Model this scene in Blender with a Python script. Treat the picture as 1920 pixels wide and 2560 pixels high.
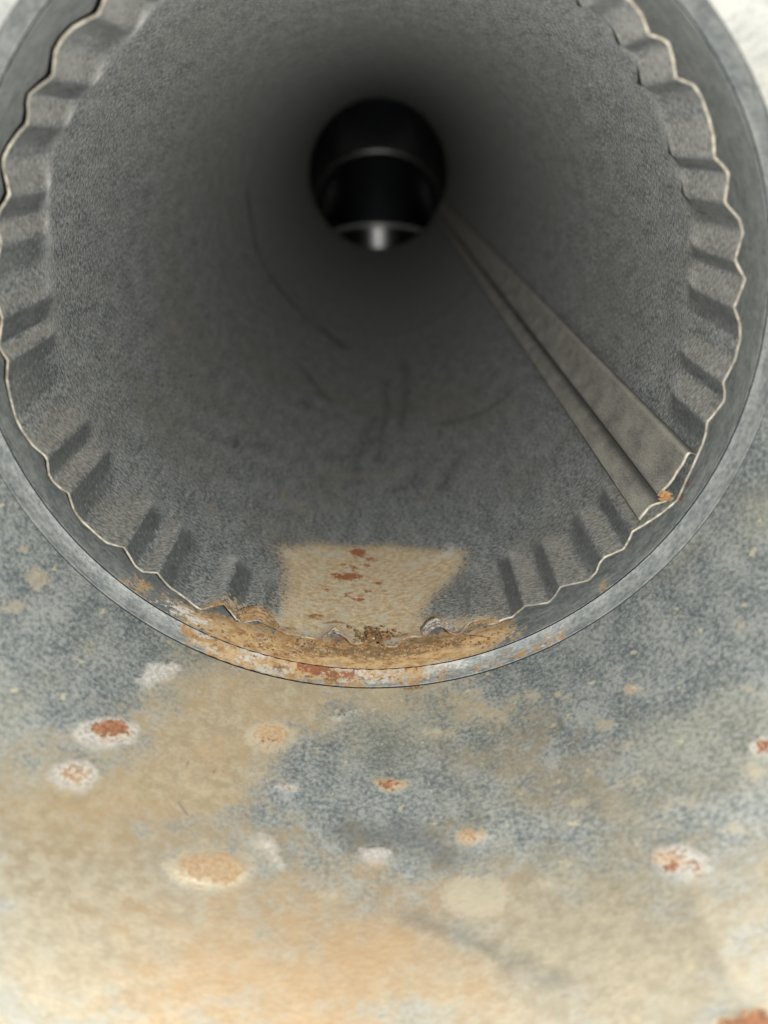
import bpy, math, random
import numpy as np
from mathutils import Vector, Matrix

random.seed(7); rng = np.random.default_rng(7)
for o in list(bpy.data.objects): bpy.data.objects.remove(o)
scene = bpy.context.scene
R = 0.0762                      # six inch pipe: all lengths below are in units of R unless said otherwise

# ------------------------------------------------------------------ camera
PITCH, YAW = -0.453849, 0.004162
CAM = np.array([0.033444, -2.071392, 0.508413])
FPX = 1923.0                    # focal length in photo pixels (1920 x 2560)
cp, sp, cy, sy = math.cos(PITCH), math.sin(PITCH), math.cos(YAW), math.sin(YAW)
FWD = np.array([sy*cp, cy*cp, sp]); RIGHT = np.array([cy, -sy, 0.0]); UP = np.cross(RIGHT, FWD)
cam = bpy.data.cameras.new('camera'); camo = bpy.data.objects.new('camera', cam); scene.collection.objects.link(camo)
camo.matrix_world = Matrix(((RIGHT[0], UP[0], -FWD[0], CAM[0]*R), (RIGHT[1], UP[1], -FWD[1], CAM[1]*R),
                            (RIGHT[2], UP[2], -FWD[2], CAM[2]*R), (0, 0, 0, 1)))
cam.sensor_fit = 'VERTICAL'; cam.sensor_height = 36.0; cam.sensor_width = 27.0
cam.lens = FPX/2560*36.0
cam.clip_start = 0.004; cam.clip_end = 20.0
cam.dof.use_dof = True; cam.dof.focus_distance = 2.55*R; cam.dof.aperture_fstop = 9.2
scene.camera = camo
scene.render.resolution_x = 768; scene.render.resolution_y = 1024

# ------------------------------------------------------------------ light: dark surroundings, one phone torch beside the lens
world = bpy.data.worlds.new('World'); scene.world = world; world.use_nodes = True
world.node_tree.nodes['Background'].inputs[0].default_value = (0.9, 0.95, 1.0, 1)
world.node_tree.nodes['Background'].inputs[1].default_value = 0.02
lt = bpy.data.lights.new('phone_torch', 'POINT'); lt.energy = 2.1; lt.color = (1.0, 0.97, 0.90); lt.shadow_soft_size = 0.0028
lo = bpy.data.objects.new('phone_torch', lt); scene.collection.objects.link(lo)
lo.location = Vector(CAM*R) + Vector(RIGHT)*0.014 + Vector(UP)*(-0.005) + Vector(FWD)*(-0.001)
scene.view_settings.view_transform = 'Standard'; scene.view_settings.look = 'None'
scene.view_settings.exposure = 0.0; scene.view_settings.gamma = 1.0; scene.view_settings.use_curve_mapping = False

# ------------------------------------------------------------------ helpers: photo pixel -> point on a surface of revolution
def rays(px):
    px = np.asarray(px, float).reshape(-1, 2)
    return FWD + ((px[:, :1]-960)/FPX)*RIGHT + ((1280-px[:, 1:])/FPX)*UP
def on_plane_y(px, y=0.0):
    d = rays(px); t = (y-CAM[1])/d[:, 1]; return CAM + d*t[:, None]
def on_rev(px, r0, k, y0):
    """point where the pixel ray leaves the cone r = r0 + k (y - y0)"""
    out = []
    for d in rays(px):
        a = d[0]**2+d[2]**2-(k*d[1])**2; rr = r0+k*(CAM[1]-y0)
        b = 2*(CAM[0]*d[0]+CAM[2]*d[2]-rr*k*d[1]); c = CAM[0]**2+CAM[2]**2-rr**2
        t = (-b+math.sqrt(max(b*b-4*a*c, 0)))/(2*a); out.append(CAM+t*d)
    return np.array(out)
def ang(P): return np.arctan2(P[:, 0], -P[:, 2])          # 0 at the bottom, + towards the right wall
OV = 1920/1659.0                                            # notes taken on a 1659 px wide copy
def ov(*pts): return [(x*OV, y*OV) for x, y in pts]

# signed distances, millimetres on the unrolled sheet, negative inside
def sd_poly(q, poly):
    poly = np.asarray(poly, float); n = len(poly)
    d2 = np.full(len(q), 1e18); inside = np.zeros(len(q), bool)
    for i in range(n):
        a, b = poly[i], poly[(i+1) % n]; ab = b-a
        t = np.clip(((q-a)@ab)/max(ab@ab, 1e-12), 0, 1)
        d2 = np.minimum(d2, ((q-a-t[:, None]*ab)**2).sum(1))
        cond = (a[1] > q[:, 1]) != (b[1] > q[:, 1])
        with np.errstate(divide='ignore', invalid='ignore'):
            xi = (b[0]-a[0])*(q[:, 1]-a[1])/(b[1]-a[1])+a[0]
        inside ^= cond & (q[:, 0] < xi)
    return np.sqrt(d2)*np.where(inside, -1, 1)
def sd_line(q, pts, w):
    pts = np.asarray(pts, float); d2 = np.full(len(q), 1e18)
    for a, b in zip(pts[:-1], pts[1:]):
        ab = b-a; t = np.clip(((q-a)@ab)/max(ab@ab, 1e-12), 0, 1)
        d2 = np.minimum(d2, ((q-a-t[:, None]*ab)**2).sum(1))
    return np.sqrt(d2)-w
FLARE_T = np.radians([0, 35, 60, 90, 120, 150, 180]); FLARE_A = np.radians([19, 20.5, 27, 40, 53, 61, 64])
def flare(th): return -np.tan(np.interp(np.abs(th), FLARE_T, FLARE_A))       # wall opens wider over the top than along the floor
class Sheet:
    """unrolled coordinates (mm) of a cone r = r0 + k (y-y0); stains are drawn on the sheet itself"""
    def __init__(s, r0, k, y0, rref, var=False): s.var = var; s.r0, s.k, s.y0, s.rref = r0, k, y0, rref; s.sl = math.sqrt(1+k*k)
    def uv(s, th, y): return np.stack([th*s.rref, y*s.sl], -1)*R*1000
    def px(s, pts):
        P = on_rev(pts, s.r0, s.k, s.y0)
        if s.var:
            for _ in range(6): P = np.stack([on_rev([p], s.r0, float(flare(a)), s.y0)[0] for p, a in zip(np.asarray(pts, float).reshape(-1, 2), ang(P))])
        return s.uv(ang(P), P[:, 1])
    def ell(s, x, y, w, h):
        a = np.linspace(0, 2*np.pi, 14, endpoint=False)
        return s.px(np.stack([x+w/2*np.cos(a), y+h/2*np.sin(a)], 1))

def build(name, V, F, mat, parent=None, attrs=None, smooth=True, vec=None):
    me = bpy.data.meshes.new(name)
    me.vertices.add(len(V)); me.vertices.foreach_set('co', np.asarray(V, np.float32).ravel())
    F = np.asarray(F, np.int32); n = F.shape[1]
    me.loops.add(F.size); me.loops.foreach_set('vertex_index', F.ravel())
    me.polygons.add(len(F)); me.polygons.foreach_set('loop_start', np.arange(0, F.size, n, dtype=np.int32))
    me.polygons.foreach_set('use_smooth', np.full(len(F), smooth))
    me.update(calc_edges=True); me.validate()
    if vec is not None:
        a = me.attributes.new('sheet', 'FLOAT_VECTOR', 'POINT'); a.data.foreach_set('vector', np.asarray(vec, np.float32).ravel())
    for k, v in (attrs or {}).items():
        a = me.attributes.new(k, 'FLOAT', 'POINT'); a.data.foreach_set('value', np.asarray(v, np.float32))
    me.materials.append(mat)
    o = bpy.data.objects.new(name, me); scene.collection.objects.link(o)
    if parent: o.parent = parent
    return o
def grid_faces(nr, nc, flip=False, wrap=False):
    i = np.arange(nr-1)[:, None]*nc; j = np.arange(nc if wrap else nc-1)[None, :]; j2 = (j+1) % nc
    a = (i+j).ravel(); b = (i+j2).ravel(); c = (i+nc+j2).ravel(); d = (i+nc+j).ravel()
    return np.stack([a, b, c, d] if flip else [a, d, c, b], 1)
def empty(name, label, cat, loc=(0, 0, 0), group=None):
    o = bpy.data.objects.new(name, None); scene.collection.objects.link(o); o.location = loc; o.empty_display_size = 0.02
    o['label'] = label; o['category'] = cat
    if group: o['group'] = group
    return o

# ------------------------------------------------------------------ materials
class NT:
    def __init__(s, name):
        s.m = bpy.data.materials.new(name); s.m.use_nodes = True; s.t = s.m.node_tree; s.t.nodes.clear()
        s.out = s.n('ShaderNodeOutputMaterial'); s.b = s.n('ShaderNodeBsdfPrincipled'); s.l(s.b.outputs[0], s.out.inputs[0])
    def n(s, ty): return s.t.nodes.new(ty)
    def l(s, a, b): s.t.links.new(a, b)
    def put(s, v, sock):
        if hasattr(v, 'is_linked'): s.l(v, sock)
        else: sock.default_value = v
    def attr(s, name, vec=False):
        a = s.n('ShaderNodeAttribute'); a.attribute_name = name; return a.outputs['Vector'] if vec else a.outputs['Fac']
    def math(s, op, a, b=0.0, clamp=False):
        m = s.n('ShaderNodeMath'); m.operation = op; m.use_clamp = clamp; s.put(a, m.inputs[0]); s.put(b, m.inputs[1]); return m.outputs[0]
    def scale(s, v, sc, off=(0, 0, 0)):
        m = s.n('ShaderNodeMapping'); m.inputs['Scale'].default_value = sc; m.inputs['Location'].default_value = off; s.l(v, m.inputs[0]); return m.outputs[0]
    def noise(s, v, sc, det=4, rough=0.6, off=(0, 0, 0), dist=0.0):
        t = s.n('ShaderNodeTexNoise'); s.l(s.scale(v, sc if isinstance(sc, tuple) else (sc,)*3, off), t.inputs['Vector'])
        t.inputs['Scale'].default_value = 1.0; t.inputs['Detail'].default_value = det; t.inputs['Roughness'].default_value = rough
        t.inputs['Distortion'].default_value = dist; return t.outputs[0]
    def rng(s, v, a, b, c=0.0, d=1.0, smooth=True):
        m = s.n('ShaderNodeMapRange'); m.interpolation_type = 'SMOOTHSTEP' if smooth else 'LINEAR'
        s.put(v, m.inputs['Value']); m.inputs['From Min'].default_value = a; m.inputs['From Max'].default_value = b
        m.inputs['To Min'].default_value = c; m.inputs['To Max'].default_value = d; return m.outputs[0]
    def mix(s, f, a, b):
        m = s.n('ShaderNodeMix'); m.data_type = 'RGBA'; s.put(f, m.inputs[0])
        for v, i in ((a, 6), (b, 7)): s.put(tuple(v)+(1,) if isinstance(v, tuple) and len(v) == 3 else v, m.inputs[i])
        return m.outputs[2]
    def mixf(s, f, a, b):
        m = s.n('ShaderNodeMix'); m.data_type = 'FLOAT'; s.put(f, m.inputs[0]); s.put(a, m.inputs[2]); s.put(b, m.inputs[3]); return m.outputs[0]
    def stain(s, name, amp, soft, noise, strength=1.0):
        """ragged edged mask from a signed distance stored on the sheet (mm)"""
        d = s.math('ADD', s.attr(name), s.math('MULTIPLY', s.math('SUBTRACT', noise, 0.5), amp*2))
        return s.math('MULTIPLY', s.rng(d, soft, -soft), strength)
    def finish(s, col, rough, metal, bump=None, dist=0.0003, strength=0.5, spec=0.5, dust=0.0, drough=0.5, dcol=(0.8, 0.78, 0.72)):
        s.put(dust, s.b.inputs['Sheen Weight']); s.b.inputs['Sheen Roughness'].default_value = 0.45; s.b.inputs['Sheen Tint'].default_value = dcol+(1,); s.b.inputs['Diffuse Roughness'].default_value = drough
        s.put(col if hasattr(col, 'is_linked') else tuple(col)+(1,), s.b.inputs['Base Color']); s.put(rough, s.b.inputs['Roughness']); s.put(metal, s.b.inputs['Metallic'])
        s.b.inputs['Specular IOR Level'].default_value = spec
        if bump is not None:
            b = s.n('ShaderNodeBump'); b.inputs['Strength'].default_value = strength; b.inputs['Distance'].default_value = dist
            s.l(bump, b.inputs['Height']); s.l(b.outputs[0], s.b.inputs['Normal'])
        return s.m

TAN = (0.36, 0.25, 0.12); OCHRE = (0.42, 0.25, 0.085); RED = (0.20, 0.055, 0.018); WHITE = (0.52, 0.51, 0.49); BROWN = (0.13, 0.065, 0.028)

def mat_pipe():
    t = NT('weathered_galvanized_pipe'); v = t.attr('sheet', True)          # v.x around, v.y along, mm
    streak = t.noise(v, (0.75, 1.35, 1), 3, 0.75)
    fine = t.noise(v, (1.3, 2.5, 1), 2, 0.65, (31, 7, 0))
    mott = t.noise(v, (0.20, 0.085, 1), 5, 0.72, (3, 9, 0))
    big = t.noise(v, (0.018, 0.018, 1), 3, 0.55, (5, 2, 0))
    g = t.math('ADD', t.math('MULTIPLY', streak, 0.50), t.math('MULTIPLY', mott, 0.18)); g = t.math('ADD', g, t.math('MULTIPLY', fine, 0.32))
    col = t.mix(t.rng(g, 0.405, 0.60), (0.060, 0.074, 0.082), (0.34, 0.354, 0.354))
    col = t.mix(t.rng(big, 0.45, 0.66, 0, 0.4), col, (0.15, 0.138, 0.112))
    up = t.attr('facet_dust_shade'); col = t.mix(t.rng(up, 0.0, 1.0, 0, 0.55), col, t.mix(t.rng(g, 0.36, 0.64), (0.15, 0.143, 0.125), (0.31, 0.292, 0.252))); col = t.mix(t.rng(up, 0.0, -1.0, 0, 0.7), col, (0.065, 0.073, 0.077))                  # brownish dust film; crimp facets also carry painted light and shade
    bl = t.math('MULTIPLY', t.rng(streak, 0.60, 0.68), t.rng(fine, 0.46, 0.58)); col = t.mix(t.math('MULTIPLY', bl, 0.8), col, (0.42, 0.42, 0.40))
    sp = t.noise(v, (0.5, 0.5, 1), 2, 0.5, (80, 3, 0)); col = t.mix(t.rng(sp, 0.73, 0.78, 0, 0.5), col, (0.22, 0.20, 0.15))
    e1 = t.noise(v, (0.5, 0.75, 1), 5, 0.72, (1, 1, 0)); e2 = t.noise(v, (1.0, 1.4, 1), 4, 0.7, (9, 4, 0))
    ee = t.math('ADD', t.math('MULTIPLY', e1, 0.55), t.math('MULTIPLY', e2, 0.45))
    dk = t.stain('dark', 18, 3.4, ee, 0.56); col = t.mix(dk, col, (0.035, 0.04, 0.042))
    col = t.mix(t.stain('pale', 9.0, 1.6, ee, 0.4), col, (0.26, 0.235, 0.17))
    tm = t.stain('tan', 18.0, 2.0, ee)
    tcol = t.mix(t.rng(e1, 0.35, 0.68), (0.33, 0.24, 0.135), (0.58, 0.485, 0.335)); tcol = t.mix(t.rng(e2, 0.52, 0.64, 0, 0.55), tcol, (0.50, 0.33, 0.13)); tcol = t.mix(t.rng(fine, 0.46, 0.36, 0, 0.45), tcol, (0.18, 0.15, 0.11))
    tcol = t.mix(t.rng(t.noise(v, (0.22, 0.16, 1), 4, 0.65, (44, 1, 0)), 0.50, 0.60, 0, 0.5), tcol, (0.44, 0.42, 0.35))
    col = t.mix(t.math('MULTIPLY', tm, 0.93), col, tcol)
    hal = t.stain('halo', 7, 0.9, ee, 0.5); col = t.mix(hal, col, WHITE)
    rd = t.stain('red', 6, 0.25, ee, 0.95); col = t.mix(rd, col, t.mix(t.rng(e2, 0.4, 0.65), RED, (0.30, 0.10, 0.03)))
    br = t.stain('brown', 1.6, 0.5, e2, 0.9); col = t.mix(br, col, t.mix(t.rng(e1, 0.4, 0.65), BROWN, OCHRE))
    col = t.mix(t.stain('scratch', 0.05, 0.16, e2, 0.6), col, (0.42, 0.42, 0.38))
    dusty = t.math('MAXIMUM', tm, rd)
    rough = t.mixf(dusty, t.rng(g, 0.3, 0.7, 0.45, 0.6), 0.85); metal = t.mixf(dusty, 0.3, 0.0)
    return t.finish(col, rough, metal, streak, 0.00006, 0.25, dust=t.math('MULTIPLY', t.math('MULTIPLY', t.rng(g, 0.40, 0.61, 0.12, 0.41), t.math('ADD', 1.0, t.math('MULTIPLY', up, 0.75))), t.math('SUBTRACT', 1.0, t.math('MULTIPLY', t.math('MAXIMUM', dk, tm), 0.7))), drough=0.1, dcol=(0.76, 0.78, 0.77))

def mat_seam():
    t = NT('worn_seam_sheet'); v = t.attr('sheet', True)
    st = t.noise(v, (1.6, 3.2, 1), 3, 0.7); md = t.noise(v, (0.16, 0.10, 1), 4, 0.6, (4, 4, 0)); g = t.math('ADD', t.math('MULTIPLY', st, 0.65), t.math('MULTIPLY', md, 0.35))
    col = t.mix(t.rng(g, 0.36, 0.64), (0.085, 0.088, 0.085), (0.34, 0.325, 0.285)); gr = t.attr('seam_shade'); col = t.mix(t.math('MULTIPLY', gr, 0.85), col, (0.03, 0.033, 0.035)); col = t.mix(t.math('MULTIPLY', t.attr('pale_ridge'), 0.7), col, (0.42, 0.40, 0.35))  # shading of the groove and strip edges is painted into the colour
    return t.finish(col, 0.55, 0.3, st, 0.00008, 0.35, dust=t.math('MULTIPLY', t.rng(g, 0.34, 0.68, 0.18, 0.46), t.math('SUBTRACT', 1.0, t.math('MULTIPLY', gr, 0.9))), drough=0.1, dcol=(0.8, 0.78, 0.73))

def mat_cone():
    t = NT('stained_galvanized_cone'); v = t.attr('sheet', True)
    fl = t.noise(v, (0.95, 1.2, 1), 3, 0.66)                       # mottled zinc flecks
    fl2 = t.noise(v, (1.7, 2.0, 1), 2, 0.55, (12, 5, 0))
    md = t.noise(v, (0.13, 0.13, 1), 5, 0.65, (2, 7, 0)); big = t.noise(v, (0.03, 0.03, 1), 3, 0.5, (7, 7, 0))
    g = t.math('ADD', t.math('MULTIPLY', fl, 0.5), t.math('MULTIPLY', md, 0.32)); g = t.math('ADD', g, t.math('MULTIPLY', fl2, 0.18))
    col = t.mix(t.rng(g, 0.37, 0.62), (0.10, 0.125, 0.138), (0.31, 0.325, 0.315))
    col = t.mix(t.rng(big, 0.48, 0.68, 0, 0.35), col, (0.29, 0.27, 0.19))
    col = t.mix(t.math('MULTIPLY', t.attr('top_glare'), 0.75), col, t.mix(t.rng(md, 0.35, 0.65), (0.40, 0.41, 0.40), (0.52, 0.52, 0.50)))       # torch glare on the upper wall, painted in as paler zinc
    cr = t.noise(v, (0.27, 0.34, 1), 3, 0.5, (55, 5, 0)); col = t.mix(t.rng(cr, 0.665, 0.71, 0, 0.75), col, (0.47, 0.43, 0.31))    # pale deposits
    e1 = t.noise(v, (0.30, 0.36, 1), 4, 0.72, (1, 1, 0)); e2 = t.noise(v, (1.1, 1.3, 1), 3, 0.7, (9, 4, 0)); e0 = t.noise(v, (0.09, 0.11, 1), 3, 0.65, (19, 1, 0))
    ee = t.math('ADD', t.math('MULTIPLY', e1, 0.6), t.math('MULTIPLY', e2, 0.4)); eb = t.math('ADD', t.math('MULTIPLY', e0, 0.6), t.math('MULTIPLY', e1, 0.4))
    ft = t.stain('wash', 45.0, 15.0, eb, 0.88); col = t.mix(ft, col, t.mix(t.rng(e1, 0.35, 0.65), (0.235, 0.205, 0.147), (0.315, 0.275, 0.20)))
    tm = t.stain('tan', 26.0, 8.0, eb)
    tcol = t.mix(t.rng(e1, 0.36, 0.66), (0.24, 0.187, 0.108), (0.325, 0.27, 0.18)); tcol = t.mix(t.rng(e0, 0.45, 0.62, 0, 0.5), tcol, (0.31, 0.212, 0.105))
    tcol = t.mix(t.rng(fl, 0.52, 0.36, 0, 0.45), tcol, (0.20, 0.20, 0.16))
    col = t.mix(t.math('MULTIPLY', tm, 0.9), col, tcol)
    om = t.stain('orange', 40.0, 15.0, eb, 0.6); col = t.mix(om, col, (0.33, 0.215, 0.11))
    col = t.mix(t.stain('dark', 3.0, 3.0, e1, 0.6), col, (0.10, 0.105, 0.10))
    col = t.mix(t.stain('cream', 5.0, 0.8, ee, 0.7), col, (0.38, 0.345, 0.265))
    wm = t.stain('white', 4.5, 0.8, ee, 0.8); col = t.mix(wm, col, t.mix(t.rng(e2, 0.4, 0.6), (0.30, 0.285, 0.26), (0.46, 0.445, 0.425)))
    oc = t.stain('ochre', 5.0, 0.9, ee, 0.75); col = t.mix(oc, col, t.mix(t.rng(e2, 0.38, 0.62), (0.29, 0.165, 0.075), (0.38, 0.28, 0.165)))
    rd = t.stain('red', 5.0, 0.6, ee, 0.9); col = t.mix(rd, col, t.mix(t.rng(e2, 0.38, 0.62), (0.13, 0.06, 0.03), (0.30, 0.11, 0.045)))
    br = t.stain('brown', 2.0, 0.6, e2, 0.85); col = t.mix(br, col, BROWN)
    col = t.mix(t.stain('scratch', 0.1, 0.2, e2, 0.6), col, (0.07, 0.08, 0.09))
    dusty = t.math('MAXIMUM', t.math('MAXIMUM', tm, wm), t.math('MAXIMUM', oc, rd))
    rough = t.mixf(dusty, t.rng(g, 0.35, 0.62, 0.42, 0.6), 0.85); metal = t.mixf(dusty, 0.62, 0.0)
    return t.finish(col, rough, metal, fl, 0.00012, 0.35, dust=0.12)

def mat_joint(name, c0, c1, metal0, pale):
    t = NT(name); v = t.attr('sheet', True)
    st = t.noise(v, (0.3, 1.2, 1), 4, 0.6); md = t.noise(v, (0.16, 0.3, 1), 5, 0.65, (2, 7, 0)); fl = t.noise(v, (0.9, 1.2, 1), 3, 0.6, (8, 8, 0))
    g = t.math('ADD', t.math('MULTIPLY', st, 0.3), t.math('MULTIPLY', md, 0.4)); g = t.math('ADD', g, t.math('MULTIPLY', fl, 0.3))
    col = t.mix(t.rng(g, 0.36, 0.64), c0, c1)
    e1 = t.noise(v, (0.30, 0.42, 1), 6, 0.72, (1, 1, 0)); e2 = t.noise(v, (1.0, 1.5, 1), 4, 0.7, (9, 4, 0))
    ee = t.math('ADD', t.math('MULTIPLY', e1, 0.6), t.math('MULTIPLY', e2, 0.4))
    tm = t.stain('tan', 18.0, 1.6, ee); tcol = t.mix(t.rng(e1, 0.38, 0.62), (0.26, 0.15, 0.055), (0.46, 0.32, 0.16))
    tcol = t.mix(t.rng(t.noise(v, (0.16, 0.3, 1), 4, 0.7, (33, 8, 0)), 0.50, 0.60, 0, pale), tcol, (0.40, 0.39, 0.35)); tcol = t.mix(t.rng(t.noise(v, (0.35, 0.5, 1), 5, 0.7, (70, 2, 0)), 0.56, 0.63, 0, 0.9), tcol, (0.18, 0.07, 0.03))
    col = t.mix(t.math('MULTIPLY', tm, 0.95), col, tcol)
    wm = t.stain('white', 14.0, 1.0, ee, 0.85); col = t.mix(wm, col, (0.46, 0.47, 0.47))
    rd = t.stain('red', 7, 0.5, ee, 0.9); col = t.mix(rd, col, (0.20, 0.06, 0.025))
    br = t.stain('brown', 10.0, 1.2, ee, 0.7); col = t.mix(br, col, (0.12, 0.07, 0.03))
    dusty = t.math('MAXIMUM', tm, wm)
    rough = t.mixf(dusty, t.rng(g, 0.3, 0.7, 0.42, 0.58), 0.85); metal = t.mixf(dusty, metal0, 0.0)
    return t.finish(col, rough, metal, e2, 0.0004, 0.4, dust=0.15)

def mat_simple(name, c1, c2, rough, metal, scale=900.0, bump=0.4):
    t = NT(name); tc = t.n('ShaderNodeTexCoord').outputs['Object']
    n = t.noise(tc, scale, 4, 0.65); n2 = t.noise(tc, scale*0.25, 3, 0.6, (3, 3, 3))
    g = t.math('ADD', t.math('MULTIPLY', n, 0.6), t.math('MULTIPLY', n2, 0.4))
    return t.finish(t.mix(t.rng(g, 0.38, 0.62), c1, c2), rough, metal, n, 0.0002, bump)
M_PIPE, M_CONE, M_SEAM = mat_pipe(), mat_cone(), mat_seam()
M_JOINT = mat_joint('rusting_galvanized_sleeve', (0.10, 0.125, 0.135), (0.27, 0.285, 0.28), 0.5, 0.25)
M_BEAD = mat_joint('pale_galvanized_bead', (0.12, 0.138, 0.147), (0.30, 0.315, 0.312), 0.35, 0.9)
M_ELBOW = mat_simple('galvanized_elbow_sheet', (0.27, 0.274, 0.278), (0.30, 0.304, 0.308), 0.29, 1.0, 60, 0.03)
M_EBEAD = mat_simple('galvanized_elbow_bead', (0.75, 0.76, 0.77), (0.85, 0.85, 0.85), 0.42, 1.0, 60, 0.03)
M_EDGE = mat_simple('cut_sheet_edge', (0.42, 0.38, 0.31), (0.66, 0.63, 0.55), 0.55, 0.25, 500, 0.3)
M_CRUST = mat_simple('rust_crust', (0.05, 0.028, 0.014), (0.25, 0.14, 0.06), 0.95, 0.0, 900, 0.9)
M_HAIR = mat_simple('dark_fibre', (0.03, 0.02, 0.015), (0.05, 0.03, 0.02), 0.6, 0.0)

# ------------------------------------------------------------------ the crimped pipe, axis along +Y, mouth at y = 0
TH_SEAM = math.radians(64.3)
RIM = [(266,0),(257,23),(247,40),(216,54),(185,73),(158,102),(141,133),(138,162),(136,189),(129,199),(100,220),(77,239),(73,262),(75,285),(71,311),(46,338),(29,365),(15,397),(13,420),(19,455),(25,486),(17,505),(2,529),(-8,560),(2,590),(5,611),(-2,640),(-10,700),(-4,750),(7,795),(3,829),(1,865),(23,901),(19,946),(27,988),(42,1042),(64,1084),(85,1115),(112,1137),(120,1148),(125,1185),(135,1204),(154,1220),(174,1231),(179,1246),(189,1275),(208,1304),(239,1333),(270,1355),(311,1368),(320,1383),(340,1412),(359,1426),(395,1429),(409,1447),(428,1470),(455,1491),(494,1513),(505,1519),(556,1506),(575,1526),(600,1551),(646,1549),(669,1565),(692,1573),(760,1592),(800,1597),(833,1580),(878,1602),(930,1608),(990,1606),(1056,1587),(1097,1567),(1141,1580),(1189,1557),(1222,1555),(1252,1549),(1280,1545),(1299,1522),(1311,1509),(1369,1505),(1386,1490),(1400,1468),(1434,1459),(1469,1447),(1488,1428),(1498,1405),(1511,1391),(1558,1370),(1573,1343),(1579,1328),(1608,1312),(1650,1283),(1689,1250),(1712,1200),(1739,1146),(1755,1111),(1762,1084),(1764,1054),(1785,1030),(1807,1002),(1809,980),(1805,955),(1820,930),(1836,899),(1841,872),(1847,849),(1847,810),(1832,768),(1847,729),(1859,698),(1847,675),(1836,652),(1845,621),(1853,583),(1843,548),(1820,521),(1810,507),(1814,475),(1818,436),(1805,417),(1782,395),(1780,347),(1770,297),(1751,247),(1731,216),(1687,197),(1679,150),(1668,112),(1654,100),(1620,89),(1600,42),(1569,0)]
P = on_plane_y(RIM); RIM_TH, RIM_RHO = ang(P), np.hypot(P[:, 0], P[:, 2])
extra_th, extra_rho = [], []                       # crimps over the top of the mouth, out of the picture
a = RIM_TH[-1]+0.05
while a < RIM_TH[0]+2*np.pi-0.06:
    extra_th += [a, a+0.035, a+0.07]; extra_rho += [0.968, 0.988, 0.985]; a += 0.105
all_th = np.concatenate([RIM_TH, np.array(extra_th)]); all_rho = np.concatenate([RIM_RHO, np.array(extra_rho)])
def rim_rho(th): return np.interp(np.mod(th+np.pi, 2*np.pi), *(lambda x, i: (x[i], all_rho[i]))(np.mod(all_th+np.pi, 2*np.pi), np.argsort(np.mod(all_th+np.pi, 2*np.pi))), period=2*np.pi)
def lowf(th, seed, lo=2, hi=9):
    r = np.random.default_rng(seed); return sum(r.normal()*np.sin(k*th+r.uniform(0, 6.28)) for k in range(lo, hi))/math.sqrt(hi-lo)
L = 10.03
NT_ = 1080
th = np.linspace(TH_SEAM-2*np.pi, TH_SEAM, NT_+1)
ys = np.concatenate([np.linspace(0, 0.012, 4)[:-1], np.linspace(0.012, 0.75, 76)[:-1], np.linspace(0.75, 2.4, 80)[:-1], np.geomspace(2.4, L, 60)])
rr = rim_rho(th)
corr = np.exp(-(th/0.42)**2)
front = 0.004*lowf(th, 3, 20, 60)*(1+3*corr)
front = np.where(np.abs(th) < 0.45, front+0.012*corr*np.abs(lowf(th, 5, 30, 90)), front)*0.8
Lc = (0.37+0.03*lowf(th, 4, 3, 12))
def pipe_rho(th_, y, rr_, Lc_):
    s = np.clip((y-0.62*Lc_)/(0.50*Lc_), 0, 1); w = (1+0.15*np.clip(y/Lc_, 0, 1))*(1-s*s*(3-2*s)); m = np.exp(-(th_/0.36)**4); w = w*(1-m)+m*np.exp(-y/0.10)
    body = 1+0.0022*lowf(th_, 11)*np.clip(y, 0, 1)+0.0016*lowf(th_, 12)*np.sin(y*1.3)
    return body+(rr_-1)*w
Y, TH = np.meshgrid(ys, th, indexing='ij'); RHO = pipe_rho(TH, Y, rr[None, :], Lc[None, :])
# a shallow rolled groove runs round the pipe further in
RHO = RHO+0.012*np.exp(-((Y-4.35)/0.05)**2)
Y = Y+front[None, :]*np.exp(-Y/0.03)
Vin = np.stack([RHO*np.sin(TH), Y, -RHO*np.cos(TH)], -1).reshape(-1, 3)
S = Sheet(1, 0, 0, 1); q = S.uv(TH, Y).reshape(-1, 2)
T_WALL = 0.0066
def fields(n, names): return {k: np.full(n, 60.0) for k in names}
RHO_T = np.gradient(RHO, th[1]-th[0], axis=1)                    # crimp facets: dust tint looking up, facet light and dark painted in
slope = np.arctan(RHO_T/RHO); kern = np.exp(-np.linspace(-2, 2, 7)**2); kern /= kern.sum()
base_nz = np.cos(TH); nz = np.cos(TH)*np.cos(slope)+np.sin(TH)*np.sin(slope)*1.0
facet_dust_shade = np.clip((nz-base_nz)*4.2, -1, 1)*np.clip((0.5-Y)/0.12, 0, 1)*(1-np.exp(-(TH/0.36)**4)); facet_dust_shade = np.stack([np.convolve(r_, kern, 'same') for r_ in facet_dust_shade]); facet_dust_shade = np.abs(facet_dust_shade)**0.8*np.sign(facet_dust_shade)
A = fields(len(q), ('dark', 'pale', 'tan', 'halo', 'red', 'brown', 'scratch'))
def add(A, k, d): A[k] = np.minimum(A[k], np.clip(d, -60, 60))
for a_ in (56.55, 71.75): add(A, 'dark', sd_line(q, np.array([S.uv(math.radians(a_), 0.0), S.uv(math.radians(a_-360), 0.0)])[:1].repeat(2, 0)+np.array([[0, 0], [0, L*R*1000]]), 0.45)) if a_ < 64.3 else add(A, 'dark', sd_line(q, np.array([[math.radians(a_-360)*R*1000, 0], [math.radians(a_-360)*R*1000, L*R*1000]]), 0.3))  # shade beside the two seam edges, painted as dark lines
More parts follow.
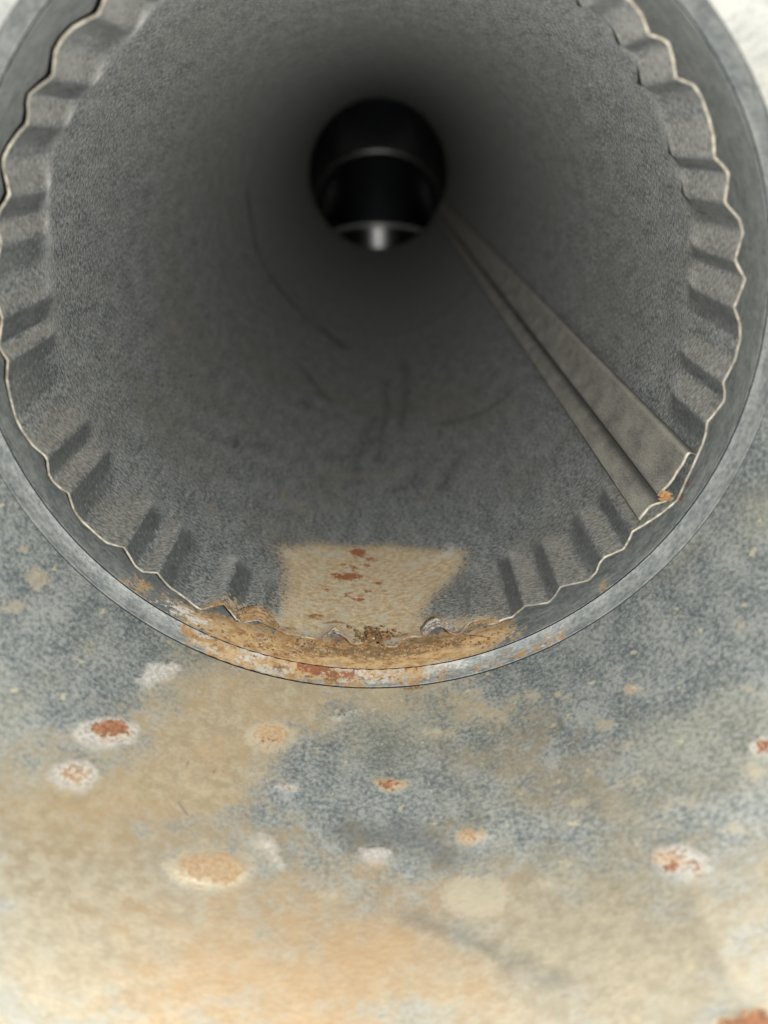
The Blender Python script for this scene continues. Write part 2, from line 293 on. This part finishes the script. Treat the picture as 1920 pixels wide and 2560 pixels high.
add(A, 'tan', sd_poly(q, S.px(ov((600, 1182), (690, 1172), (850, 1176), (1005, 1188), (998, 1232), (965, 1268), (935, 1300), (915, 1335), (935, 1350), (1060, 1345), (1080, 1352), (1000, 1375), (840, 1402), (700, 1395), (560, 1362), (455, 1318), (520, 1318), (600, 1340), (608, 1290), (618, 1235)))))
for x, y, w, h in ((896, 1381, 42, 20), (925, 1399, 26, 8), (871, 1441, 76, 16), (879, 1420, 22, 7), (916, 1414, 18, 7), (947, 1460, 14, 10), (918, 1477, 26, 8), (815, 1472, 12, 9), (871, 1486, 12, 8), (895, 1498, 30, 8), (960, 1483, 11, 6), (838, 1437, 20, 8), (812, 1463, 8, 6), (860, 1412, 12, 5)):
    add(A, 'red', sd_poly(q, S.ell(x, y, w, h)))
for pl in (((1100, 1356), (1135, 1352), (1150, 1372), (1125, 1392), (1080, 1400), (1110, 1376)),):
    add(A, 'halo', sd_poly(q, S.px(pl))+0.7)
for x, y, w, h in ((945, 1592, 90, 26), (790, 1545, 50, 18), (835, 1565, 60, 12), (1000, 1598, 50, 14), (720, 1583, 40, 12), (1090, 1555, 60, 14), (640, 1545, 70, 10)): add(A, 'brown', sd_poly(q, S.ell(x, y, w, h))+0.3)
for pts, w in ((((535, 400), (545, 480), (562, 560), (620, 640), (700, 715), (745, 750)), 4.0), (((838, 820), (832, 900), (822, 950), (815, 1000)), 1.0), (((872, 780), (880, 850), (865, 920)), 1.0), (((955, 915), (1010, 903), (1060, 880), (1105, 845)), 1.3), (((740, 990), (785, 975), (800, 957)), 0.5), (((705, 860), (650, 790)), 1.2), (((850, 1060), (895, 1050), (900, 1010)), 0.8), (((930, 1075), (960, 1040), (985, 1000)), 1.0), (((480, 955), (530, 965), (570, 960)), 0.7), (((812, 900), (790, 940), (770, 1000), (772, 1040)), 0.8), (((655, 870), (672, 880)), 1.5)):
    add(A, 'dark', sd_line(q, S.px(ov(*pts)), w))
for pl in (((590, 1052), (618, 1052), (642, 1088), (688, 1102), (662, 1116), (610, 1088)), ((888, 1090), (920, 1058), (948, 1060), (930, 1088)), ((690, 1013), (880, 1008), (882, 1026), (700, 1030)), ((440, 1092), (460, 1092), (466, 1106), (446, 1108)), ((355, 690), (380, 690), (410, 730), (390, 735)), ((500, 300), (525, 300), (525, 420), (510, 420)), ((915, 880), (990, 872), (990, 890), (920, 895))):
    add(A, 'pale', sd_poly(q, S.px(ov(*pl)))+0.3)
for pts in (((12, 642), (98, 606)), ((120, 592), (330, 602)), ((60, 362), (105, 352)), ((155, 122), (215, 132)), ((25, 832), (150, 737)), ((150, 1010), (220, 935)), ((1250, 545), (1585, 705)), ((1370, 640), (1470, 700)), ((1390, 400), (1405, 420)), ((60, 700), (110, 640)), ((1540, 800), (1440, 705)), ((880, 1060), (895, 1000)), ((1330, 1060), (1250, 1120))):
    add(A, 'scratch', sd_line(q, S.px(ov(*pts)), 0.05))
nr, nc = Y.shape; F = grid_faces(nr, nc, True)
ro = rr+T_WALL; yo = np.concatenate([np.linspace(0, 0.5, 24), np.array([1, 2, 4, 6, 8, L])]); Yo, THo = np.meshgrid(yo, th, indexing='ij')
RO = pipe_rho(THo, Yo, rr[None, :], Lc[None, :])+T_WALL; Yo = Yo+front[None, :]*np.exp(-Yo/0.03)
Vo = np.stack([RO*np.sin(THo), Yo, -RO*np.cos(THo)], -1).reshape(-1, 3); Fo = grid_faces(*Yo.shape, False)+len(Vin)
qo = S.uv(THo, Yo).reshape(-1, 2)
AA = {k: np.concatenate([v, np.full(len(Vo), 60.0)]) for k, v in A.items()}; AA['facet_dust_shade'] = np.concatenate([facet_dust_shade.ravel(), np.zeros(len(Vo))])
pipe = empty('round_pipe', 'long dark grey galvanized pipe with crimped wavy mouth and folded lengthwise seam', 'pipe')
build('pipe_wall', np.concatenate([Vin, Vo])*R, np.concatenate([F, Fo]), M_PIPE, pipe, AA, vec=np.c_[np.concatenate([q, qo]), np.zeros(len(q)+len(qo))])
# bare cut edge of the sheet, slightly rounded
rows = []
for s, dy in ((0, 0.0), (0.15, -0.0022), (0.5, -0.003), (0.85, -0.0022), (1, 0.0)):
    r_ = rr-0.0004+(T_WALL+0.0008)*s; rows.append(np.stack([r_*np.sin(th), front+dy, -r_*np.cos(th)], -1))
edge_v = np.concatenate(rows)
def mat_edge():
    t = NT('cut_sheet_edge'); tc = t.n('ShaderNodeTexCoord').outputs['Object']; n = t.noise(tc, 420, 4, 0.65); n2 = t.noise(tc, 90, 3, 0.6, (3, 3, 3))
    col = t.mix(t.rng(n, 0.38, 0.62), (0.26, 0.235, 0.19), (0.52, 0.49, 0.42))
    rs = t.stain('rusty', 3.0, 1.6, n, 0.95); sp = t.math('MULTIPLY', t.rng(n2, 0.60, 0.66), t.rng(n, 0.5, 0.6)); rs = t.math('MAXIMUM', rs, t.math('MULTIPLY', sp, 0.8)); col = t.mix(t.rng(t.noise(tc, 55, 3, 0.65, (8, 1, 2)), 0.46, 0.60, 0, 0.6), col, (0.19, 0.185, 0.17))
    return t.finish(t.mix(rs, col, t.mix(t.rng(n, 0.4, 0.6), (0.22, 0.10, 0.04), (0.42, 0.29, 0.15))), 0.6, t.math('SUBTRACT', 0.3, t.math('MULTIPLY', rs, 0.3)), n, 0.0001, 0.4)
build('cut_edge', edge_v*R, grid_faces(5, nc, True), mat_edge(), pipe, {'rusty': np.tile((np.abs(th+0.03)-0.34)*R*1000, 5)})

# folded lap seam: cross-sections (angle in degrees, inward offset h), running the whole pipe
def strip(name, prof, mat, thick=0.0065, dy0=0.0, seam_shade=((0, 1), (0, 0)), pale_ridge=((0, 1), (0, 0))):  # last table sets the paler bands along lip crest and fold edge
    prof = np.array(prof, float); yy = np.concatenate([np.linspace(0, 0.5, 14)[:-1], np.linspace(0.5, L-0.02, 50)]); V = []; vec = []
    loop = [(a, h+thick/2) for a, h in prof]+[(a, h-thick/2) for a, h in prof[::-1]]
    for i, y in enumerate(yy):
        k = 0.82+0.18*math.exp(-y/0.5); wob = 0.0012*math.sin(y*2.1)+0.0008*math.sin(y*5.3+1)
        for a, h in loop:
            r_ = 1-(h*k+wob*0.5); A_ = math.radians(a); V.append((r_*math.sin(A_), y+dy0+0.003*math.sin(a*1.7)*(y == 0), -r_*math.cos(A_))); vec.append((A_*R*1000+20, y*R*1000, 0))
    n = len(loop); Fq = [tuple(f) for f in grid_faces(len(yy), n, False, True)]
    V = np.array(V); la = np.array([a for a, h in loop]); o = build(name, V*R, np.array(Fq), mat, pipe, {'seam_shade': np.tile(np.interp(la, *seam_shade), len(yy)), 'pale_ridge': np.tile(np.interp(la, *pale_ridge), len(yy))}, vec=np.array(vec))
    return o, V, n
def edge_cap(name, V, n, w=0.0005):
    """bright cut end of a seam strip"""
    k = n//2; front_ring = V[:n]; outer, inner = front_ring[:k], front_ring[k:][::-1]
    a = np.concatenate([outer, inner]); b = a.copy(); b[:, 1] -= 0.0025
    VV = np.concatenate([a, b]); Fq = []
    for i in range(k-1): Fq.append((2*k+i, 2*k+i+1, 3*k+i+1, 3*k+i))
    for i in range(k-1): Fq += [(i, i+1, 2*k+i+1, 2*k+i), (k+i+1, k+i, 3*k+i, 3*k+i+1)]
    return build(name, VV*R, np.array(Fq), M_EDGE, pipe, smooth=False)
lipo, lv, ln = strip('seam_lip', [(56.9, 0.030), (57.4, 0.033), (58.0, 0.0345), (58.7, 0.0345), (59.4, 0.033), (60.0, 0.030), (60.6, 0.025), (61.2, 0.018), (61.7, 0.011), (62.1, 0.006), (62.7, 0.003), (63.4, 0.003)], M_SEAM, seam_shade=((56.7, 57.1, 57.3, 60.2, 61.4, 63), (0.5, 0.2, 0, 0, 0.9, 1)), pale_ridge=((57.3, 58.2, 59.4), (0, 0.35, 0)))
edge_cap('seam_lip_edge', lv, ln)
foldo, fv, fn = strip('seam_fold', [(62.3, 0.031), (62.8, 0.0305), (63.6, 0.028), (64.6, 0.026), (66.0, 0.025), (67.5, 0.024), (69.0, 0.0245), (70.2, 0.0250), (70.9, 0.0245), (71.25, 0.021), (71.35, 0.012), (71.3, 0.001)], M_SEAM, dy0=0.002, seam_shade=((62.2, 62.5, 62.9, 71.24, 71.33), (0.9, 0.35, 0, 0, 0.9)), pale_ridge=((70.3, 70.95, 71.22, 71.26), (0, 0.9, 0.9, 0)))
edge_cap('seam_fold_edge', fv, fn)

# ------------------------------------------------------------------ rust scale on the lower crimps
def curl(name, lower, upper, mat, rows=10):
    """arched stack of peeled scale standing on a crimp, layers showing on its front"""
    n = 40
    def rs(p):
        p = np.array(p, float); s = np.r_[0, np.cumsum(np.hypot(*np.diff(p, axis=0).T))]; u = np.linspace(0, s[-1], n)
        w = np.stack([np.interp(u, s, p[:, 0]), np.interp(u, s, p[:, 1])], 1); k = w.copy()
        for _ in range(3): k[1:-1] = (k[:-2]+2*k[1:-1]+k[2:])/4
        return k
    lo_, up_ = rs(lower), rs(upper); r = np.random.default_rng(int(lower[0][0])); V = []; wob = np.convolve(r.normal(0, 1, n+6), np.ones(7)/7, 'valid')
    under = on_plane_y(lo_, 0.03); V.append(under); lay = [0.0]
    for i in range(rows):
        t_ = i/(rows-1); p = lo_*(1-t_)+up_*t_+np.stack([r.normal(0, 0.7, n), r.normal(0, 0.7, n)+wob*1.5*(1-t_)], 1)
        yv = -0.012+0.016*t_+(0.004 if i % 2 else -0.002)
        V.append(on_plane_y(p, yv)); lay.append(t_)
    V.append(on_rev(up_, 0.985, 0, 0)); lay.append(1.0)
    return build(name, np.concatenate(V)*R, grid_faces(len(V), n, True), mat, pipe, {'layer': np.repeat(lay, n)}, smooth=False)
def mat_scale(name, c0, c1, c2):
    t = NT(name); tc = t.n('ShaderNodeTexCoord').outputs['Object']; n = t.noise(tc, 900, 4, 0.7); n2 = t.noise(tc, 260, 3, 0.6, (3, 3, 3))
    w = t.math('SINE', t.math('ADD', t.math('MULTIPLY', t.attr('layer'), 21.0), t.math('MULTIPLY', n2, 9.0)))
    g = t.math('ADD', t.math('MULTIPLY', w, 0.07), n)
    col = t.mix(t.rng(g, 0.36, 0.66), c0, c1); return t.finish(t.mix(t.rng(n2, 0.5, 0.62, 0, 0.7), col, c2), 0.9, 0.0, n, 0.0002, 0.7)
M_FLAKE = mat_scale('layered_rust_scale', (0.14, 0.075, 0.035), (0.34, 0.25, 0.15), (0.30, 0.19, 0.09))
M_FLAKE_W = mat_scale('white_zinc_scale', (0.13, 0.11, 0.10), (0.42, 0.40, 0.38), (0.30, 0.21, 0.12))
curl('peeling_scale', [(602, 1553), (625, 1552), (646, 1549), (669, 1563), (694, 1575)], [(590, 1528), (612, 1520), (640, 1514), (668, 1526), (700, 1566)], M_FLAKE)
curl('peeling_scale', [(1058, 1590), (1075, 1577), (1097, 1566), (1120, 1574), (1143, 1582)], [(1053, 1574), (1070, 1553), (1092, 1543), (1118, 1552), (1144, 1576)], M_FLAKE_W)
curl('peeling_scale', [(800, 1600), (818, 1590), (835, 1581), (856, 1590), (880, 1604)], [(802, 1594), (818, 1582), (835, 1574), (858, 1583), (882, 1600)], M_FLAKE_W, rows=5)
curl('peeling_scale', [(497, 1524), (520, 1522), (548, 1514), (562, 1512), (580, 1528)], [(498, 1517), (520, 1512), (545, 1503), (560, 1501), (584, 1524)], M_FLAKE, rows=5)
curl('peeling_scale', [(1165, 1578), (1185, 1562), (1212, 1560), (1246, 1556)], [(1163, 1570), (1185, 1553), (1212, 1550), (1248, 1545)], M_FLAKE, rows=5)
# lumps of rust crust
def blob(c, s, r, seg=7):
    V, F_ = [], []
    for i in range(seg+1):
        for j in range(seg*2):
            a_, b_ = math.pi*i/seg, 2*math.pi*j/(seg*2); k = s*(1+r.normal(0, 0.22)); V.append((c[0]+k*math.sin(a_)*math.cos(b_)*1.2, c[1]+k*math.sin(a_)*math.sin(b_), c[2]+k*math.cos(a_)*0.8))
    n = seg*2
    for i in range(seg):
        for j in range(n): F_.append((i*n+j, i*n+(j+1) % n, (i+1)*n+(j+1) % n, (i+1)*n+j))
    return np.array(V), np.array(F_)
r = np.random.default_rng(21)
for i in range(70):
    p = on_plane_y([(r.normal(945, 26), r.uniform(1588, 1612))], -0.02)[0]; p = p+np.array([0, r.uniform(0, 0.05), 0])
    V, F_ = blob(p, r.uniform(0.0022, 0.006), r, 4); build('rust_lump', V*R, F_, M_CRUST, pipe, smooth=False)
M_ORANGE = mat_simple('orange_rust', (0.18, 0.08, 0.03), (0.38, 0.23, 0.11), 0.95, 0.0, 1500, 0.8)
for px, s in (((1664, 1238), 0.014), ((1657, 1247), 0.010), ((1671, 1246), 0.009), ((1660, 1231), 0.007)):
    V, F_ = blob(on_plane_y([px], -0.008)[0], s, r, 6); build('rust_lump', V*R, F_, M_ORANGE, pipe, smooth=False)
Vs, Fs, k = [], [], 0
for i in range(420):
    x = r.normal(900, 190)
    if not 480 < x < 1260: continue
    P0 = on_rev([(x, 1608-((x-910)/470)**2*55+r.uniform(-4, 30))], 1.034, 0, 0)[0]
    V, F_ = blob(P0, r.uniform(0.0015, 0.0048), r, 3); Vs.append(V); Fs.append(F_+k); k += len(V)
crumbs = (np.concatenate(Vs), np.concatenate(Fs))

# ------------------------------------------------------------------ conical reducer that the pipe is pushed into
R_COL, Y_COL = 1.036, -0.058
K = -math.tan(math.radians(19)); R_CONE, Y_CONE = 1.064, -0.124
red = empty('conical_reducer', 'wide stained grey galvanized reducer cone with rust spots around the crimped pipe', 'duct reducer')
NAMES_J = ('tan', 'white', 'red', 'brown')
tj = np.linspace(-np.pi, np.pi, 721)
def rev(name, prof, mat, sheet, painter, names, parent, flip=True, off=0.0):
    """surface of revolution of prof [(y, r)], stains painted on its unrolled sheet"""
    yv, rv = np.array([p[0] for p in prof]), np.array([p[1] for p in prof])
    Yg, Tg = np.meshgrid(yv, tj, indexing='ij'); Rg = np.repeat(rv[:, None], len(tj), 1)
    if sheet.var:
        x = np.clip(Y_CONE-Yg, 0, None)*-flare(Tg); Rg = R_CONE+off+1.35*np.tanh(x/1.35*np.where(x < 1.35, 1, 1))
    Rg = Rg+0.0012*lowf(Tg, 31)
    q = sheet.uv(Tg, Yg).reshape(-1, 2); A = fields(len(q), names); dr = painter(q, A)
    if dr is not None: Rg = Rg-dr.reshape(Rg.shape)
    A['top_glare'] = np.clip((np.abs(Tg.ravel())-1.45)/0.7, 0, 1)
    V = np.stack([Rg*np.sin(Tg), Yg, -Rg*np.cos(Tg)], -1).reshape(-1, 3)
    return build(name, V*R, grid_faces(len(yv), len(tj), flip), mat, parent, A, vec=np.c_[q, np.zeros(len(q))])
# sleeve around the crimp
SJ = Sheet(R_COL, 0, 0, R_COL)
def paint_sleeve(q, A):
    add(A, 'tan', sd_poly(q, SJ.px([(520, 1540), (600, 1552), (700, 1585), (800, 1595), (900, 1602), (1000, 1600), (1150, 1580), (1230, 1560), (1290, 1575), (1180, 1640), (1000, 1680), (800, 1680), (640, 1650), (560, 1610), (470, 1555), (425, 1505)]))-1)
    add(A, 'tan', sd_poly(q, SJ.ell(340, 1465, 60, 22))); add(A, 'tan', sd_poly(q, SJ.ell(1505, 1470, 18, 14))+1)
    for x, y, w, h in ((1113, 1608, 40, 14), (845, 1606, 34, 20), (1715, 1205, 22, 16), (1698, 1238, 18, 14), (650, 1590, 22, 8)): add(A, 'red', sd_poly(q, SJ.ell(x, y, w, h))+0.2)
    for x, y, w, h in ((930, 1628, 260, 40), (1080, 1606, 150, 30), (780, 1628, 150, 24), (1000, 1622, 100, 30)): add(A, 'brown', sd_poly(q, SJ.ell(x, y, w, h))+0.6)
    add(A, 'white', sd_poly(q, SJ.px([(425, 1500), (500, 1545), (530, 1560), (470, 1550), (410, 1510)]))+0.4)
sl = [(0.62, R_COL)]+[(y, R_COL) for y in np.linspace(0.3, Y_COL+0.002, 26)]+[(Y_COL, R_COL+0.0004), (Y_COL+0.0005, R_COL+0.002), (Y_COL+0.003, R_COL+0.003), (Y_COL+0.03, R_COL+0.004)]
rev('sleeve', sl, M_JOINT, SJ, paint_sleeve, NAMES_J, red)
# swivel bead between sleeve and cone
SB = Sheet(1.048, -0.46, -0.058, 1.06)
def paint_bead(q, A):
    add(A, 'tan', sd_poly(q, SB.px([(455, 1560), (560, 1598), (700, 1628), (850, 1645), (1000, 1650), (1060, 1650), (1130, 1665), (1090, 1690), (950, 1712), (750, 1710), (600, 1685), (530, 1660), (480, 1620)])))
    add(A, 'white', sd_poly(q, SB.px([(990, 1645), (1100, 1625), (1230, 1598), (1200, 1640), (1120, 1668), (1060, 1660)]))+0.5); add(A, 'white', sd_poly(q, SB.ell(880, 1676, 130, 30))+0.8); add(A, 'white', sd_poly(q, SB.ell(640, 1640, 110, 24))+0.8)
    add(A, 'tan', sd_poly(q, SB.px([(1190, 1665), (1400, 1585), (1410, 1590), (1200, 1668)]))+0.8)
    for x, y, w, h in ((790, 1668, 110, 34), (840, 1688, 90, 18), (694, 1618, 34, 10), (760, 1658, 26, 14), (1030, 1668, 30, 16)): add(A, 'red', sd_poly(q, SB.ell(x, y, w, h))+0.2)
    for x, y, w, h in ((695, 1677, 16, 8), (828, 1683, 16, 12), (800, 1700, 90, 8), (745, 1648, 14, 8)): add(A, 'brown', sd_poly(q, SB.ell(x, y, w, h))+0.1)
    return 0.0025*np.exp(-np.clip(A['tan']+1.5, 0, 50)/1.0)*(0.5+0.5*np.sin(q[:, 0]*1.9+np.sin(q[:, 1]*3)))
bd = [(Y_COL-0.001-0.048*t_, R_COL+0.0055+0.029*math.sin(1.35*t_)**0.9) for t_ in np.linspace(0, 1, 26)]+[(Y_COL-0.0492, R_COL+0.0362), (Y_COL-0.0485, R_COL+0.038)]
rev('swivel_bead', bd, M_BEAD, SB, paint_bead, NAMES_J, red)
# cone wall
SC = Sheet(R_CONE, K, Y_CONE, 1.15, True)
SPOTS = [  # x, y, w, h of the spot in the photo, kind of rim, red cores (dx, dy, w, h)
 (266, 1830, 165, 82, 'white', (8, -8, 92, 46)), (185, 1940, 128, 80, 'white', (0, -8, 40, 16)), (677, 1842, 125, 70, 'cream', (-8, 14, 40, 12)), (712, 1971, 56, 28, 'white', (0, 0, 20, 10)),
 (527, 2172, 235, 105, 'cream', None), (975, 1961, 100, 36, 'cream', (-3, 0, 44, 16)), (1180, 2088, 82, 44, 'cream', (0, 0, 20, 10)), (1704, 2157, 140, 82, 'white', (-24, 15, 40, 22)),
 (1909, 1871, 80, 50, 'white', (14, 0, 40, 26)), (1582, 1720, 36, 22, 'cream', (0, 0, 12, 7)), (1880, 2560, 180, 60, 'cream', (10, 6, 150, 46))]
PALE = [(1325, 1738, 44, 22), (1515, 1810, 60, 26), (1568, 1862, 26, 22), (1099, 1833, 84, 22), (1886, 1926, 40, 34), (1191, 2240, 170, 110), (1550, 1963, 30, 16), (1591, 1961, 28, 22), (1842, 2079, 28, 24), (1408, 2160, 26, 22), (1368, 2210, 40, 24), (95, 1447, 52, 56), (31, 1520, 60, 34), (226, 1617, 24, 24), (1420, 1745, 20, 12), (1880, 1725, 24, 16), (60, 1370, 20, 14), (1850, 1560, 22, 14), (1450, 2010, 40, 18), (1700, 2010, 60, 20), (640, 2110, 50, 20), (820, 2240, 40, 18)]
def paint_cone(q, A):
    px = SC.px
    add(A, 'tan', sd_poly(q, px(ov((500, 1395), (450, 1425), (385, 1470), (345, 1520), (300, 1545), (290, 1600), (230, 1630), (100, 1660), (0, 1705), (-60, 1800), (150, 1850), (350, 1830), (480, 1795), (545, 1750), (560, 1690), (595, 1640), (650, 1595), (710, 1555), (770, 1525), (900, 1515), (1060, 1540), (1040, 1500), (960, 1470), (850, 1470), (700, 1460), (600, 1440)))))
    add(A, 'wash', sd_poly(q, px(ov((-80, 1720), (150, 1690), (300, 1700), (480, 1790), (640, 1860), (800, 1895), (950, 1885), (1100, 1850), (1300, 1810), (1480, 1870), (1740, 1810), (1740, 2290), (800, 2330), (-80, 2290)))))
    add(A, 'wash', sd_poly(q, px(ov((1020, 1560), (1180, 1570), (1330, 1680), (1390, 1800), (1240, 1800), (1080, 1700))))+3)
    add(A, 'orange', sd_poly(q, px(ov((300, 2150), (420, 2030), (560, 1985), (720, 1950), (850, 1950), (930, 2000), (905, 2090), (960, 2160), (800, 2240), (350, 2280)))))
    add(A, 'dark', sd_line(q, px(ov((880, 1975), (980, 2015), (1090, 2070), (1210, 2130))), 1.0)); add(A, 'dark', sd_line(q, px(ov((960, 1850), (900, 1810), (760, 1800))), 2.0)-1)
    for x, y, w, h, kind, core in SPOTS:
        add(A, kind, sd_poly(q, SC.ell(x, y, w, h))); add(A, 'ochre', sd_poly(q, SC.ell(x, y, w*0.74, h*0.74)) if kind == 'cream' else sd_poly(q, SC.ell(x+(core or (0,))[0], y, w*0.62, h*0.62))+0.3)
        if core: add(A, 'red', sd_poly(q, SC.ell(x+core[0], y+core[1], core[2], core[3])))
    add(A, 'red', sd_poly(q, SC.ell(1750, 2176, 28, 20))); add(A, 'red', sd_poly(q, SC.ell(1690, 2140, 50, 16))+0.5)
    add(A, 'white', sd_poly(q, SC.ell(937, 2137, 75, 36))); add(A, 'white', sd_poly(q, px([(345, 1700), (375, 1660), (430, 1655), (460, 1670), (420, 1700), (370, 1725)]))); add(A, 'white', sd_poly(q, px([(820, 1795), (900, 1765), (905, 1778), (850, 1805)]))+0.4); add(A, 'white', sd_line(q, px([(690, 2120), (650, 2090), (700, 2160)]), 0.6))
    for x, y, w, h in PALE: add(A, 'cream', sd_poly(q, SC.ell(x, y, w, h)))
    add(A, 'brown', sd_poly(q, SC.ell(550, 1930, 60, 8))+0.4); add(A, 'brown', sd_poly(q, SC.ell(1030, 1720, 60, 10))+0.2)
    for pts in (((1770, 1700), (1772, 1745)), ((455, 1930), (470, 1905)), ((445, 2005), (470, 2040))): add(A, 'scratch', sd_line(q, px(pts), 0.25))
    d = np.minimum(A['white'], np.minimum(A['red']+0.5, A['ochre'])); return 0.0045*np.exp(-np.clip(d+0.8, 0, 60)/0.9)
yc = np.concatenate([Y_CONE-np.array([0, 0.003, 0.007, 0.012, 0.018]), np.linspace(Y_CONE-0.024, -1.5, 186), np.linspace(-1.55, -3.1, 24)]); cone = [(y, 1.0) for y in yc]
NAMES_C = ('wash', 'tan', 'orange', 'dark', 'cream', 'white', 'ochre', 'red', 'brown', 'scratch')
rev('cone_wall', cone, M_CONE, SC, paint_cone, NAMES_C, red)
def nopaint(q, A): return None
rev('outer_skin', [(y, 1.0) for y in np.concatenate([np.linspace(-0.2, -0.7, 10), np.linspace(-0.8, -3.1, 12)])], M_CONE, SC, nopaint, NAMES_C, red, False, 0.02)
M_CRUMB = mat_simple('rust_grit', (0.11, 0.055, 0.022), (0.36, 0.23, 0.11), 0.95, 0.0, 700, 0.5)
cr = build('rust_crumbs', crumbs[0]*R, crumbs[1], M_CRUMB, red, smooth=False); cr['kind'] = 'stuff'

# ------------------------------------------------------------------ elbow at the far end of the pipe, turning down
el = empty('pipe_elbow', 'shiny segmented galvanized elbow turning down at the dark far end of the pipe', 'pipe elbow', (0, L*R, 0))
BEND = 32; RB, H15 = 1.32, math.radians(BEND/2); step = 2*RB*math.tan(H15); RE = 1.004
def adir(deg): a_ = math.radians(deg); return np.array([0, math.cos(a_), -math.sin(a_)])
centres = [np.array([0, -0.12, 0.0]), np.array([0, 0.34, 0.0])]; tilts = [0, BEND/2]
for k_ in (1, 2): centres.append(centres[-1]+adir(BEND*k_)*step); tilts.append(BEND/2+BEND*k_)
centres.append(centres[-1]+adir(3*BEND)*2.2); tilts.append(3*BEND)
te = np.linspace(-np.pi, np.pi, 97)
def ring_sign(j, w_): a_ = math.radians(tilts[j]); return float(w_@np.array([0, math.sin(a_), math.cos(a_)]))   # the outer side of the bend stays the ceiling line
def ring(j, r_):
    n_ = adir(tilts[j]); w_ = np.cross(np.array([1.0, 0, 0]), n_); st_ = 1.0 if j in (0, 4) else 1/math.cos(H15)
    return centres[j]+r_*np.sin(te)[:, None]*np.array([1.0, 0, 0])-r_*st_*np.cos(te)[:, None]*w_*(1 if j < 4 else 1)*np.sign(ring_sign(j, w_))
for j in range(4):
    a_, b_ = ring(j, RE), ring(j+1, RE); rows = [a_*(1-t_)+b_*t_ for t_ in np.linspace(0, 1, 12)]
    o = build('elbow_gore', np.concatenate(rows)*R, grid_faces(12, len(te), True), M_ELBOW, el)
for j in (2, 3):
    n_ = adir(tilts[j]); rows = []
    for b in np.linspace(0, 2*np.pi, 13): rows.append(ring(j, RE+0.012-0.032*max(0, math.cos(b)) if False else RE-(0.028 if j == 2 else 0.042)*math.cos(b))+n_*(0.034 if j == 2 else 0.05)*math.sin(b))
    build('elbow_bead', np.concatenate(rows)*R, grid_faces(13, len(te), True), M_EBEAD, el)

# ------------------------------------------------------------------ a loose fibre caught at the lip
hp = on_rev([(1148, 1584), (1170, 1588), (1195, 1590), (1225, 1594)], 1.030, 0, 0); V, F_ = [], []
for p in hp:
    for j in range(5): b = 2*math.pi*j/5; V.append(p+0.0009*np.array([0, math.cos(b), math.sin(b)]))
fb = build('loose_fibre', np.array(V)*R, grid_faces(4, 5, True, True), M_HAIR); fb['label'] = 'thin dark fibre lying on the rusty joint below the crimped pipe mouth'; fb['category'] = 'fibre'
